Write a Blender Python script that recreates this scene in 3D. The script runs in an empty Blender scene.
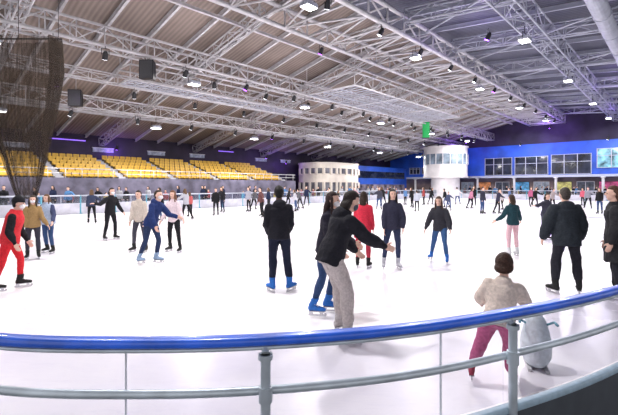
import bpy, math, random
from mathutils import Vector, Matrix
random.seed(4)
sc = bpy.context.scene
try:
    sc.view_settings.view_transform = 'Standard'
    sc.view_settings.look = 'None'
except Exception: pass
COL = sc.collection
EYE = 1.65; F = 400.0; V0 = 186.0
ANG = math.radians(47)
A = Vector((math.cos(ANG), math.sin(ANG), 0)); B = Vector((-math.sin(ANG), math.cos(ANG), 0)); Z = Vector((0, 0, 1))
def AB(a, b, z=0.0): return A*a + B*b + Z*z
def G(u, v):
    d = F*EYE/(v-V0)
    return Vector(((u-309)*d/F, d, 0))
def U(u, d, z=0.0): return Vector(((u-309)*d/F, d, z))

# ---------------- materials
MATS = {}
def mat(key, col, rough=0.6, metal=0.0, emit=0.0, noise=0.12, nscale=30, bump=0.0, spec=0.5, alpha=None, coat=0.0):
    if key in MATS: return MATS[key]
    m = bpy.data.materials.new(key); m.use_nodes = True
    nt = m.node_tree; bs = nt.nodes['Principled BSDF']
    bs.inputs['Roughness'].default_value = rough
    bs.inputs['Metallic'].default_value = metal
    bs.inputs['Specular IOR Level'].default_value = spec
    bs.inputs['Coat Weight'].default_value = coat
    tc = nt.nodes.new('ShaderNodeTexCoord')
    nz = nt.nodes.new('ShaderNodeTexNoise'); nz.inputs['Scale'].default_value = nscale; nz.inputs['Detail'].default_value = 3
    nt.links.new(tc.outputs['Object'], nz.inputs['Vector'])
    rp = nt.nodes.new('ShaderNodeValToRGB')
    c0 = [max(0, c*(1-noise)) for c in col[:3]]+[1]; c1 = [min(1, c*(1+noise)) for c in col[:3]]+[1]
    rp.color_ramp.elements[0].color = c0; rp.color_ramp.elements[1].color = c1
    rp.color_ramp.elements[0].position = 0.3; rp.color_ramp.elements[1].position = 0.7
    nt.links.new(nz.outputs['Fac'], rp.inputs['Fac'])
    nt.links.new(rp.outputs['Color'], bs.inputs['Base Color'])
    if emit > 0:
        nt.links.new(rp.outputs['Color'], bs.inputs['Emission Color'])
        bs.inputs['Emission Strength'].default_value = emit
    if bump > 0:
        b = nt.nodes.new('ShaderNodeBump'); b.inputs['Strength'].default_value = bump; b.inputs['Distance'].default_value = 0.02
        nt.links.new(nz.outputs['Fac'], b.inputs['Height']); nt.links.new(b.outputs['Normal'], bs.inputs['Normal'])
    if alpha is not None: bs.inputs['Alpha'].default_value = alpha
    MATS[key] = m
    return m
def glass_mat(key, tint=(0.95, 0.97, 1), gl=0.08):
    if key in MATS: return MATS[key]
    m = bpy.data.materials.new(key); m.use_nodes = True; nt = m.node_tree
    nt.nodes.clear()
    o = nt.nodes.new('ShaderNodeOutputMaterial'); mx = nt.nodes.new('ShaderNodeMixShader')
    t = nt.nodes.new('ShaderNodeBsdfTransparent'); t.inputs[0].default_value = (*tint, 1)
    g = nt.nodes.new('ShaderNodeBsdfGlossy'); g.inputs['Roughness'].default_value = 0.08
    nz = nt.nodes.new('ShaderNodeTexNoise'); nz.inputs['Scale'].default_value = 3
    ad = nt.nodes.new('ShaderNodeMath'); ad.operation = 'MULTIPLY'; ad.inputs[1].default_value = gl*2; ad.use_clamp = True
    nt.links.new(nz.outputs['Fac'], ad.inputs[0]); nt.links.new(ad.outputs[0], mx.inputs[0])
    nt.links.new(t.outputs[0], mx.inputs[1]); nt.links.new(g.outputs[0], mx.inputs[2]); nt.links.new(mx.outputs[0], o.inputs[0])
    MATS[key] = m; return m
def stripe_mat(key, c0, c1, scale, axis='X', rough=0.6, bump=0.4):
    m = bpy.data.materials.new(key); m.use_nodes = True; nt = m.node_tree; bs = nt.nodes['Principled BSDF']
    tc = nt.nodes.new('ShaderNodeTexCoord'); w = nt.nodes.new('ShaderNodeTexWave'); w.bands_direction = axis
    w.inputs['Scale'].default_value = scale; w.inputs['Distortion'].default_value = 0
    nt.links.new(tc.outputs['Object'], w.inputs['Vector'])
    nz = nt.nodes.new('ShaderNodeTexNoise'); nz.inputs['Scale'].default_value = 0.35
    nt.links.new(tc.outputs['Object'], nz.inputs['Vector'])
    r = nt.nodes.new('ShaderNodeValToRGB'); r.color_ramp.elements[0].color = (*c0, 1); r.color_ramp.elements[1].color = (*c1, 1)
    mm = nt.nodes.new('ShaderNodeMath'); mm.operation = 'MULTIPLY_ADD'; mm.inputs[1].default_value = 0.35
    nt.links.new(w.outputs['Fac'], mm.inputs[0]); nt.links.new(nz.outputs['Fac'], mm.inputs[2])
    nt.links.new(mm.outputs[0], r.inputs['Fac']); nt.links.new(r.outputs['Color'], bs.inputs['Base Color'])
    b = nt.nodes.new('ShaderNodeBump'); b.inputs['Strength'].default_value = bump; b.inputs['Distance'].default_value = 0.05
    nt.links.new(w.outputs['Fac'], b.inputs['Height']); nt.links.new(b.outputs['Normal'], bs.inputs['Normal'])
    bs.inputs['Roughness'].default_value = rough
    return m

# ---------------- mesh builder
class MB:
    def __init__(s): s.v = []; s.f = []
    def _add(s, vs, fs):
        o = len(s.v); s.v += [Vector(x) for x in vs]; s.f += [[i+o for i in f] for f in fs]; return s
    def box(s, c, size, M=None):
        c = Vector(c); M = M or Matrix.Identity(3); vs = []
        for x in (-.5, .5):
            for y in (-.5, .5):
                for z in (-.5, .5): vs.append(c+M@Vector((x*size[0], y*size[1], z*size[2])))
        return s._add(vs, [(0, 1, 3, 2), (4, 6, 7, 5), (0, 4, 5, 1), (2, 3, 7, 6), (0, 2, 6, 4), (1, 5, 7, 3)])
    def loft(s, rings, n=16):
        vs = []; fs = []
        for (c, ax, ay) in rings:
            for i in range(n):
                t = 2*math.pi*i/n; vs.append(Vector(c)+ax*math.cos(t)+ay*math.sin(t))
        for k in range(len(rings)-1):
            for i in range(n):
                j = (i+1) % n; fs.append((k*n+i, k*n+j, (k+1)*n+j, (k+1)*n+i))
        fs.append(tuple(reversed(range(n)))); fs.append(tuple((len(rings)-1)*n+i for i in range(n)))
        return s._add(vs, fs)
    def tube(s, p0, p1, r0, r1=None, n=8):
        r1 = r0 if r1 is None else r1
        p0 = Vector(p0); p1 = Vector(p1); d = (p1-p0)
        if d.length < 1e-6: return s
        d.normalize(); h = Vector((0, 0, 1)) if abs(d.z) < .9 else Vector((1, 0, 0))
        x = d.cross(h).normalized(); y = d.cross(x)
        return s.loft([(p0, x*r0, y*r0), (p1, x*r1, y*r1)], n)
    def ball(s, c, rx, ry=None, rz=None, M=None, nu=16, nv=10):
        ry = rx if ry is None else ry; rz = rx if rz is None else rz
        M = M or Matrix.Identity(3); c = Vector(c); vs = [c+M@Vector((0, 0, rz))]; fs = []
        for j in range(1, nv):
            ph = math.pi*j/nv
            for i in range(nu):
                t = 2*math.pi*i/nu
                vs.append(c+M@Vector((rx*math.sin(ph)*math.cos(t), ry*math.sin(ph)*math.sin(t), rz*math.cos(ph))))
        vs.append(c+M@Vector((0, 0, -rz))); L = len(vs)-1
        for i in range(nu): fs.append((0, 1+i, 1+(i+1) % nu))
        for j in range(nv-2):
            for i in range(nu):
                a = 1+j*nu+i; b = 1+j*nu+(i+1) % nu; fs.append((a, a+nu, b+nu, b))
        o = 1+(nv-2)*nu
        for i in range(nu): fs.append((L, o+(i+1) % nu, o+i))
        return s._add(vs, fs)
    def cone(s, p0, p1, r0, r1, n=14):
        s.tube(p0, p1, r0, r1, n); s.ball(p0, r0, nu=12, nv=8); s.ball(p1, r1, nu=12, nv=8); return s
    def chain(s, pts):
        for i in range(len(pts)-1): s.cone(pts[i][0], pts[i+1][0], pts[i][1], pts[i+1][1])
        return s
    def build(s, name, m, loc=None, rot=0.0, parent=None, smooth=False, **props):
        me = bpy.data.meshes.new(name)
        me.from_pydata([tuple(x) for x in s.v], [], s.f); me.update()
        if smooth: me.polygons.foreach_set('use_smooth', [True]*len(me.polygons))
        me.materials.append(m)
        o = bpy.data.objects.new(name, me); COL.objects.link(o)
        if loc is not None: o.location = loc
        o.rotation_euler[2] = rot
        if parent: o.parent = parent
        for k, val in props.items(): o[k] = val
        return o
def empty(name, loc, rot=0.0, **props):
    o = bpy.data.objects.new(name, None); COL.objects.link(o); o.location = loc; o.rotation_euler[2] = rot
    o.empty_display_size = .1
    for k, val in props.items(): o[k] = val
    return o
def dup(top, loc, rot=None, **props):
    c = top.copy(); COL.objects.link(c); c.location = loc
    if rot is not None: c.rotation_euler[2] = rot
    def rec(o, n):
        for ch in list(o.children):
            k = ch.copy(); COL.objects.link(k); k.parent = n; k.matrix_parent_inverse = ch.matrix_parent_inverse.copy(); rec(ch, k)
    rec(top, c)
    for k, val in props.items(): c[k] = val
    return c

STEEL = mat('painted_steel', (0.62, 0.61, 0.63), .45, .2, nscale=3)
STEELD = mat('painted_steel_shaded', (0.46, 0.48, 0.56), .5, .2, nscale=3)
BLACK = mat('black_plastic', (0.015, 0.015, 0.018), .5)
BLUEWALL = mat('blue_wall_paint', (0.02, 0.10, 0.58), .5, nscale=.6, noise=.25)
WHITEP = mat('white_panel', (0.74, 0.72, 0.72), .5, nscale=1)
CREAM = mat('cream_panel', (0.62, 0.56, 0.49), .5, nscale=1)
CONC = mat('concrete', (0.13, 0.13, 0.15), .8, nscale=2, noise=.25)
DARK = mat('dark_wall_paint', (0.03, 0.02, 0.05), .7, nscale=.5, noise=.5)

# ---------------- ice and floor
def catmull(P, k=30):
    out = []
    for i in range(1, len(P)-2):
        p0, p1, p2, p3 = P[i-1:i+3]
        for j in range(k):
            t = j/k
            out.append(0.5*((2*p1)+(p2-p0)*t+(2*p0-5*p1+4*p2-p3)*t*t+(3*p1-p0-3*p2+p3)*t**3))
    out.append(P[-2].copy()); return out
ctrl = [AB(.1, 5.5), AB(.1, 4.2), Vector((-2.32, 2.3, 0)), Vector((-1.78, 1.74, 0)), Vector((-1.2, 1.575, 0)), Vector((-.685, 1.545, 0)), Vector((-.19, 1.575, 0)),
        Vector((.379, 1.69, 0)), Vector((.945, 1.905, 0)), Vector((1.72, 2.29, 0)), AB(4.2, -.05), AB(5.6, -.1), AB(7, -.1)]
path = catmull(ctrl)
poly = [p.copy() for p in path]
for t in range(0, 91, 10): poly.append(AB(48+6*math.sin(math.radians(t)), 5.9-6*math.cos(math.radians(t))))
for t in range(0, 91, 10): poly.append(AB(48+6*math.cos(math.radians(t)), 20+6*math.sin(math.radians(t))))
for t in range(0, 91, 10): poly.append(AB(6.1-6*math.sin(math.radians(t)), 20+6*math.cos(math.radians(t))))
ice = bpy.data.materials.new('ice'); ice.use_nodes = True
nt = ice.node_tree; bs = nt.nodes['Principled BSDF']; bs.inputs['Specular IOR Level'].default_value = .4
tc = nt.nodes.new('ShaderNodeTexCoord'); nz = nt.nodes.new('ShaderNodeTexNoise'); nz.inputs['Scale'].default_value = .3; nz.inputs['Detail'].default_value = 7; nz.inputs['Roughness'].default_value = .6
nt.links.new(tc.outputs['Object'], nz.inputs['Vector'])
rp = nt.nodes.new('ShaderNodeValToRGB'); rp.color_ramp.elements[0].color = (.76, .73, .82, 1); rp.color_ramp.elements[1].color = (.93, .90, .91, 1)
rp.color_ramp.elements[0].position = .34; rp.color_ramp.elements[1].position = .60
nt.links.new(nz.outputs['Fac'], rp.inputs['Fac'])
n3 = nt.nodes.new('ShaderNodeTexNoise'); n3.inputs['Scale'].default_value = 2.2; n3.inputs['Detail'].default_value = 6; n3.inputs['Distortion'].default_value = 1.6
mp = nt.nodes.new('ShaderNodeMapping'); mp.inputs['Scale'].default_value = (1, 7, 1); mp.inputs['Rotation'].default_value = (0, 0, .7)
nt.links.new(tc.outputs['Object'], mp.inputs[0]); nt.links.new(mp.outputs[0], n3.inputs['Vector'])
r3 = nt.nodes.new('ShaderNodeValToRGB'); r3.color_ramp.elements[0].position = .47; r3.color_ramp.elements[0].color = (1, 1, 1, 1); r3.color_ramp.elements[1].position = .5; r3.color_ramp.elements[1].color = (.93, .93, .96, 1)
el = r3.color_ramp.elements.new(.53); el.color = (1, 1, 1, 1)
nt.links.new(n3.outputs['Fac'], r3.inputs['Fac'])
mx = nt.nodes.new('ShaderNodeMix'); mx.data_type = 'RGBA'; mx.blend_type = 'MULTIPLY'; mx.inputs[0].default_value = 1
nt.links.new(rp.outputs['Color'], mx.inputs[6]); nt.links.new(r3.outputs['Color'], mx.inputs[7]); nt.links.new(mx.outputs[2], bs.inputs['Base Color'])
rr = nt.nodes.new('ShaderNodeMapRange'); rr.inputs[3].default_value = .18; rr.inputs[4].default_value = .42
nt.links.new(nz.outputs['Fac'], rr.inputs[0]); nt.links.new(rr.outputs[0], bs.inputs['Roughness'])
n2 = nt.nodes.new('ShaderNodeTexNoise'); n2.inputs['Scale'].default_value = 14; n2.inputs['Detail'].default_value = 8
nt.links.new(tc.outputs['Object'], n2.inputs['Vector'])
b = nt.nodes.new('ShaderNodeBump'); b.inputs['Strength'].default_value = .12; b.inputs['Distance'].default_value = .01
nt.links.new(n2.outputs['Fac'], b.inputs['Height']); nt.links.new(b.outputs['Normal'], bs.inputs['Normal'])
m = MB(); n = len(poly)
m.v = [p.copy() for p in poly]+[p-Z*.06 for p in poly]
m.f = [tuple(range(n))]+[tuple(reversed(range(n, 2*n)))]+[(i, i+n, (i+1) % n+n, (i+1) % n) for i in range(n)]
m.build('ice_sheet', ice, kind='structure', label='white ice surface of the skating rink with rounded corners', category='ice')
m = MB(); m.box((29, 14, -.11), (80, 60, .1)); m.build('floor', CONC, rot=ANG, kind='structure', label='grey concrete floor around the rink', category='floor')

# ---------------- walls / ceiling
END = 60.0; SB = 36.8
def zr(b): return 11.45-(b-13)*(5.4/23.5) if b >= 13 else 11.45-(13-b)*.09
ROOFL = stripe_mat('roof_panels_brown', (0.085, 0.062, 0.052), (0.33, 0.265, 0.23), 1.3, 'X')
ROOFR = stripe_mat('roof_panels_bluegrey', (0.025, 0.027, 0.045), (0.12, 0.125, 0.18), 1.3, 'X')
m = MB(); m._add([(-8, 13, zr(13)), (END, 13, zr(13)), (END, SB, zr(SB)), (-8, SB, zr(SB)), (-8, 13, zr(13)+.2), (END, 13, zr(13)+.2), (END, SB, zr(SB)+.2), (-8, SB, zr(SB)+.2)],
    [(0, 1, 2, 3), (7, 6, 5, 4), (0, 4, 5, 1), (2, 6, 7, 3), (1, 5, 6, 2), (0, 3, 7, 4)])
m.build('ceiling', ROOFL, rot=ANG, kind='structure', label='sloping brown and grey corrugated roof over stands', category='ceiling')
m = MB(); m._add([(-8, -12, zr(-12)), (END, -12, zr(-12)), (END, 13, zr(13)), (-8, 13, zr(13)), (-8, -12, zr(-12)+.2), (END, -12, zr(-12)+.2), (END, 13, zr(13)+.2), (-8, 13, zr(13)+.2)],
    [(0, 1, 2, 3), (7, 6, 5, 4), (0, 4, 5, 1), (2, 6, 7, 3), (1, 5, 6, 2), (0, 3, 7, 4)])
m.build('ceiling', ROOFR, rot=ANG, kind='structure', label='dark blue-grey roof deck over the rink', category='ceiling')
m = MB(); m.box((26, SB+.15, 3.2), (68, .3, 6.5)); m.build('wall_stands', DARK, rot=ANG, kind='structure', label='dark violet wall behind the seating', category='wall')
m = MB(); m.box((END+.15, 13, 5.1), (.3, 50, 4.4)); m.build('wall_end', BLUEWALL, rot=ANG, kind='structure', label='bright blue upper wall with viewing windows', category='wall')
m = MB(); m.box((END+.25, 13, 9.6), (.3, 50, 4.7)); m.build('wall_gable', DARK, rot=ANG, kind='structure', label='dark gable wall above the blue storey', category='wall')
LOB = mat('lobby_wall', (0.22, 0.16, 0.15), .7, nscale=.5, noise=.5)
m = MB(); m.box((END+1.6, 13, 1.45), (.3, 50, 3)); m.build('wall_lobby', LOB, rot=ANG, kind='structure', label='brown recessed lobby wall below the windows', category='wall')
m = MB(); m.box((END+.0, 13, 2.95), (.6, 50, .3)); m.build('trim_1', mat('white_trim', (.5, .53, .62), .5), rot=ANG, kind='structure', label='pale floor edge band', category='trim')
VL = mat('violet_led', (0.30, 0.15, 1.0), emit=1.2)
for k, (a0, w_) in enumerate([(10.5, 2.6), (26, 2.0)]):
    m = MB(); m.box((a0, SB-.06, 5.45), (w_, .06, .08)); m.build('trim_%d' % (k+2), VL, rot=ANG, kind='structure', label='short glowing violet light strip on the wall', category='trim')
lp = None
for a0 in (7, 13.2, 18, 22.4, 31, 35):
    p = AB(a0, SB-.08, 4.75)
    if lp is None:
        m = MB(); m.box((0, 0, 0), (1.7, .06, .34)); lp = m.build('wall_display', mat('display_grey', (.20, .22, .30), .4, emit=.25, noise=.5, nscale=4), loc=p, rot=ANG, label='long grey display strip mounted behind the seats', category='display', group='displays behind seats')
        m = MB(); m.box((0, 0, .19), (1.8, .09, .04)); m.build('frame', STEEL, parent=lp)
    else: dup(lp, p)

WG = mat('dark_window_glass', (0.02, 0.025, 0.045), .08, nscale=.8, noise=.9, spec=.6)
WGS = mat('soft_window_glass', (0.12, 0.12, 0.14), .15, nscale=.9, noise=.6, spec=.6)
WG2 = mat('lit_window_glass', (0.15, 0.35, 0.42), .15, nscale=1.2, noise=.9, emit=.5)
wi = 0
for (b0, b1, z0, z1, g) in [(17.3, 20.9, 3.2, 5.6, WG), (12.9, 16.9, 3.2, 5.6, WG), (8.2, 12.5, 3.2, 5.7, WG), (3.4, 7.6, 3.9, 6.2, WG2), (28.9, 30.8, 3.6, 4.6, WG), (31.2, 33, 3.6, 4.6, WG)]:
    wi += 1
    w = MB(); w.box((0, (b0+b1)/2, (z0+z1)/2), (.04, b1-b0, z1-z0))
    e = w.build('window_%d' % wi, g, loc=A*(END-.05), rot=ANG, kind='structure', label='wide viewing window in the blue wall', category='window')
    fr = MB()
    for bb in [b0+(b1-b0)*k/3 for k in range(4)]: fr.box((-.05, bb, (z0+z1)/2), (.1, .08, z1-z0+.1))
    for zz in (z0, z1, (z0+z1)/2+.3): fr.box((-.05, (b0+b1)/2, zz), (.1, b1-b0+.1, .06))
    fr.build('window_frame', STEELD, parent=e)
for k, bb in enumerate([4, 9, 14, 19, 24, 29]):
    d = MB(); d.box((0, 0, 1.1), (.05, 1.8, 2.2)); e = d.build('door_%d' % (k+1), mat('door_glass_%d' % (k % 2), [(0.30, 0.34, 0.40), (0.06, .07, .1)][k % 2], .2, emit=.25, nscale=1.5, noise=.7), loc=AB(END+1.4, bb, 0), rot=ANG, kind='structure', label='glazed lobby door', category='door')
    fr = MB()
    for y in (-.92, 0, .92): fr.box((-.05, y, 1.1), (.08, .07, 2.25))
    fr.box((-.05, 0, 2.22), (.08, 1.9, .07)); fr.build('door_frame', STEEL, parent=e)
for k, (bb, c) in enumerate([(6.6, (.7, .1, .25)), (11.5, (.75, .6, .2)), (16.5, (.1, .35, .6)), (21.6, (.7, .25, .1)), (26.5, (.6, .6, .65))]):
    d = MB(); d.box((0, 0, 0), (.05, 2.0, 1.3)); e = d.build('wall_poster', mat('poster_%d' % k, c, .5, nscale=2.5, noise=.6, emit=.25), loc=AB(END+1.38, bb, 1.55), rot=ANG, label='coloured printed poster on the lobby wall', category='poster')
    fr = MB()
    for y in (-1.02, 1.02): fr.box((-.02, y, 0), (.07, .05, 1.38))
    for z in (-.67, .67): fr.box((-.02, 0, z), (.07, 2.08, .05))
    fr.build('frame', BLACK, parent=e)
col0 = None
for bb in range(2, 33, 5):
    p = AB(END-.1, bb, 0)
    if col0 is None:
        c = MB(); c.tube((0, 0, 0), (0, 0, 2.8), .16, n=16); c.box((0, 0, .06), (.5, .5, .12)); c.box((0, 0, 2.74), (.45, .45, .12))
        col0 = c.build('support_column', WHITEP, loc=p, rot=ANG, label='white round column under the blue storey', category='column', group='lobby columns')
    else: dup(col0, p)

# ---------------- trusses
def truss(name, p0, p1, w, h, r, mod, mt, web_r=None, **props):
    web_r = web_r or r*.5
    p0 = Vector(p0); p1 = Vector(p1); d = p1-p0; L = d.length; d.normalize(); sd = Z.cross(d).normalized(); up = d.cross(sd)
    c = MB(); l = MB(); n = max(2, round(L/mod)); cor = [(-w/2, 0), (w/2, 0), (w/2, h), (-w/2, h)]
    P = lambda t, k: d*t+sd*cor[k][0]+up*cor[k][1]
    for k in range(4): c.tube(P(0, k), P(L, k), r, n=6)
    for i in range(n+1):
        t = L*i/n
        for k in range(4): l.tube(P(t, k), P(t, (k+1) % 4), web_r, n=5)
        if i < n:
            t2 = L*(i+1)/n
            for k in (0, 1, 3):
                a, b_ = (k, (k+1) % 4) if (i % 2) else ((k+1) % 4, k)
                l.tube(P(t, a), P(t2, b_), web_r, n=5)
    o = c.build(name, mt, loc=p0, smooth=True, **props); l.build('lattice', mt, parent=o, smooth=True)
    return o
kw = dict(category='truss')
truss('ridge_truss', AB(-6, 12.9, 9.75), AB(END-.5, 12.9, 9.75), 4.0, 1.0, .12, 1.7, STEEL, .055, label='wide white steel ridge truss under the roof', **kw)
truss('roof_truss', AB(-6, 20.0, 8.15), AB(END-.5, 20.0, 8.15), .9, .9, .065, 1.2, STEEL, .03, label='long pale steel box truss with hanging lights', **kw)
truss('roof_truss', AB(-6, 24.0, 7.55), AB(END-.5, 24.0, 7.55), .5, .5, .04, 1.4, STEEL, .02, label='slim pale steel truss below the brown roof', **kw)
truss('roof_truss', AB(-6, 27.6, 6.55), AB(END-.5, 27.6, 6.55), .8, .75, .055, 1.3, STEEL, .026, label='long pale steel box truss near the stands', **kw)
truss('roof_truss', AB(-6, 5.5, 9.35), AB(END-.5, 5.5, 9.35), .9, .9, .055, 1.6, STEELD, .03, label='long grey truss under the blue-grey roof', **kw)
ct = truss('cross_truss', AB(4, 15.2, zr(15.2)-1.0), AB(4, 36.5, zr(36.5)-.9), .4, .6, .045, 1.4, STEEL, .024, label='sloping cross truss joining the long trusses', group='cross trusses', **kw)
for a in (13, 22, 31, 40, 49): dup(ct, ct.location+A*(a-4))
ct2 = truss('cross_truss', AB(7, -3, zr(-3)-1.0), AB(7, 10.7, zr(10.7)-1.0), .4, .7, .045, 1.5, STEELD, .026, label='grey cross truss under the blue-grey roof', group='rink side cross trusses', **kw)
for a in (13, 19, 25, 32, 40, 48, 55): dup(ct2, ct2.location+A*(a-7))
sl = math.atan(5.4/23.5); MS = Matrix.Rotation(-sl, 3, 'X'); LN = 23.7/math.cos(sl)
r = MB(); cc = Vector((0, 23.7/2, -(23.7/2)*math.tan(sl)-.16)); r.box(cc, (.04, LN, .22), MS); r.box(cc+Vector((0, 0, -.12)), (.12, LN, .03), MS); r.box(cc+Vector((0, 0, .11)), (.12, LN, .03), MS)
rf = r.build('rafter', STEEL, loc=AB(-5, 13, zr(13)), rot=ANG, label='light painted steel roof beam', category='beam', group='roof beams over stands')
a = -2.9
while a < 59: dup(rf, AB(a, 13, zr(13))); a += 2.1
sl2 = math.atan(.09); MS2 = Matrix.Rotation(sl2, 3, 'X')
r = MB(); cc = Vector((0, -8, -8*.09-.15)); r.box(cc, (.04, 16, .22), MS2); r.box(cc+Vector((0, 0, -.12)), (.12, 16, .03), MS2)
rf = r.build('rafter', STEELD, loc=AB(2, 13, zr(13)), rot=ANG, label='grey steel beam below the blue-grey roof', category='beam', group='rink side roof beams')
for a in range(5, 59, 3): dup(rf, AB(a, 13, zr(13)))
for bb in (17, 22, 31):
    r = MB(); r.box((0, 0, 0), (64, .08, .14)); r.box((0, 0, -.08), (64, .16, .03)); r.build('purlin', STEEL, loc=AB(27, bb, zr(bb)-.4), rot=ANG, label='long horizontal roof beam', category='beam', group='purlins')
br = None
for i, a in enumerate(range(7, 50, 7)):
    p0 = AB(a, 0.5, zr(0)-.9); p1 = AB(a+7, 10.5, zr(10.5)-.9)
    if br is None:
        t = MB(); t.tube((0, 0, 0), p1-p0, .05, n=8); t.ball((0, 0, 0), .09); t.ball(p1-p0, .09)
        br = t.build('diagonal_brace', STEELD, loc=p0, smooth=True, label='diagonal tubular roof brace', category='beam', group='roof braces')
    else: dup(br, p0)
d = MB(); d.tube((0, 0, 0), (50, 0, 0), .33, n=24)
for x in range(0, 51, 3): d.tube((x-.04, 0, 0), (x+.04, 0, 0), .36, n=24)
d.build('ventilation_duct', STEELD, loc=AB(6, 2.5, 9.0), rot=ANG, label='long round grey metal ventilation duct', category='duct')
def gantry(loc, L, W, hz, lab):
    e = empty('lighting_gantry', loc, ANG, label=lab, category='gantry')
    g = MB(); n = int(L)
    for y in (0, W):
        for z in (0, .8): g.tube((0, y, z), (L, y, z), .05, n=8)
        for i in range(n+1):
            g.tube((i, y, 0), (i, y, .8), .025, n=6)
            if i < n: g.tube((i, y, .8*(i % 2)), (i+1, y, .8*((i+1) % 2)), .022, n=6)
    for k in range(4):
        x = L*k/3
        for z in (0, .8): g.tube((x, 0, z), (x, W, z), .045, n=8)
    g.build('frame', STEEL, parent=e, smooth=True)
    g = MB()
    for i in range(n*2): g.box((i*.5+.25, W/2, .02), (.1, W-.1, .04))
    for y in (.1, W*.34, W*.66, W-.1): g.box((L/2, y, .03), (L, .08, .05))
    g.build('grating', STEELD, parent=e)
    k = None
    for x in (.1, L/2, L-.1):
        for y, zt in ((.05, hz), (W-.05, hz-.5)):
            if k is None: g = MB(); g.tube((0, 0, 0), (0, 0, 1), .02, n=6); k = g.build('hanger', STEEL, parent=e)
            else: k = k.copy(); COL.objects.link(k)
            k.location = (x, y, .8); k.scale = (1, 1, zt-.8)
gantry(AB(20, 14.8, 7.9), 16, 4.2, 2.6, 'suspended rectangular steel lighting gantry with grating')
gantry(AB(9, 21.3, 7.3), 13, 1.6, 2.0, 'narrow suspended steel maintenance walkway')
gantry(AB(27, 25.2, 6.4), 16, 1.2, 2.0, 'narrow suspended steel maintenance walkway')

# ---------------- lamps
LENS = mat('lamp_lens', (1, .97, .93), emit=14, noise=0)
def flood(loc, power, colr=(1, .965, .95)):
    e = empty('floodlight', loc, ANG, label='rectangular white floodlight hanging from the roof', category='floodlight', group='floodlights')
    h = MB(); h.box((0, 0, .1), (.62, .46, .14)); h.box((0, 0, .2), (.4, .25, .08))
    for i in range(6): h.box((-.25+i*.1, 0, .19), (.02, .42, .1))
    h.build('housing', STEELD, parent=e)
    l = MB(); l.box((0, 0, .02), (.56, .4, .02)); l.build('lens', LENS, parent=e)
    y = MB(); y.tube((-.34, 0, .1), (-.34, 0, .4), .015); y.tube((.34, 0, .1), (.34, 0, .4), .015); y.tube((-.34, 0, .4), (.34, 0, .4), .015); y.tube((0, 0, .4), (0, 0, .75), .015)
    y.build('yoke', BLACK, parent=e)
    L = bpy.data.lights.new('lamp', 'AREA'); L.shape = 'RECTANGLE'; L.size = .6; L.size_y = .45; L.energy = power; L.color = colr
    o = bpy.data.objects.new('lamp', L); COL.objects.link(o); o.parent = e; o.location = (0, 0, -.02)
for a in (3, 12, 21, 31, 41, 51):
    for bb, zz in ((5.5, 8.55), (11.2, 8.95), (20.0, 7.3), (27.6, 5.75)):
        flood(AB(a+(1.5 if bb > 20 else 0), bb, zz), 550)
SL = mat('stage_lens_white', (.9, .93, 1), emit=5, noise=0); SLP = mat('stage_lens_violet', (.35, .08, 1), emit=14, noise=0)
def stage(loc, lens, lab):
    e = empty('stage_light', loc, ANG, label=lab, category='stage light', group='stage lights')
    b = MB(); M = Matrix.Rotation(.5, 3, 'X'); b.loft([(M@Vector((0, 0, .18)), M@Vector((.07, 0, 0)), M@Vector((0, .07, 0))), (M@Vector((0, 0, .05)), M@Vector((.12, 0, 0)), M@Vector((0, .12, 0))), (M@Vector((0, 0, -.2)), M@Vector((.13, 0, 0)), M@Vector((0, .13, 0)))], 14)
    b.build('can', BLACK, parent=e, smooth=False)
    l = MB(); l.tube(M@Vector((0, 0, -.2)), M@Vector((0, 0, -.215)), .11, n=14); l.build('lens', lens, parent=e)
    y = MB(); y.tube((-.16, 0, 0), (-.16, 0, .3), .015); y.tube((.16, 0, 0), (.16, 0, .3), .015); y.tube((-.16, 0, .3), (.16, 0, .3), .015); y.tube((0, 0, .3), (0, 0, .42), .015)
    y.build('yoke', BLACK, parent=e)
    return e
s0 = stage(AB(5, 19.5, 7.7), SL, 'small black spotlight clamped to the truss')
s1 = stage(AB(17, 14.9, 9.3), SLP, 'black spotlight with glowing violet lens')
for i in range(64):
    a = 3+i*.82; bb, zz = [(19.5, 7.7), (27.2, 6.1), (10.9, 9.3), (20.5, 7.7), (24.0, 7.1)][i % 5]
    dup(s1 if i % 11 == 4 else s0, AB(a, bb, zz), rot=ANG+random.uniform(-.8, .8))
for (a, bb, z, e_) in [(57, 12, 9.0, 450), (56, 22, 7.8, 220), (50, 4, 8.8, 160), (30, 34.5, 5.0, 60), (34, 35.5, 4.6, 60), (14, 35.8, 5.0, 60), (22, 7.5, 9.6, 90), (38, 3, 9.0, 120)]:
    L = bpy.data.lights.new('violet_lamp', 'POINT'); L.energy = e_; L.color = (.35, .15, 1); L.shadow_soft_size = .15
    e = dup(s1, AB(a, bb, z), rot=ANG)
    o = bpy.data.objects.new('lamp', L); COL.objects.link(o); o.parent = e; o.location = (0, .25, -.45)
for bb in (6, 15, 24):  # added spotlights and cans, no known source, to brighten the blue end wall
    e = dup(s0, AB(55.5, bb, 7.0), rot=ANG)
    L = bpy.data.lights.new('added_wall_fill', 'SPOT'); L.energy = 600; L.color = (.8, .88, 1); L.spot_size = 2.0; L.shadow_soft_size = .2
    o = bpy.data.objects.new('lamp', L); COL.objects.link(o); o.parent = e; o.location = (.1, 0, -.4); o.rotation_euler = (0, math.radians(-62), 0)

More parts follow.
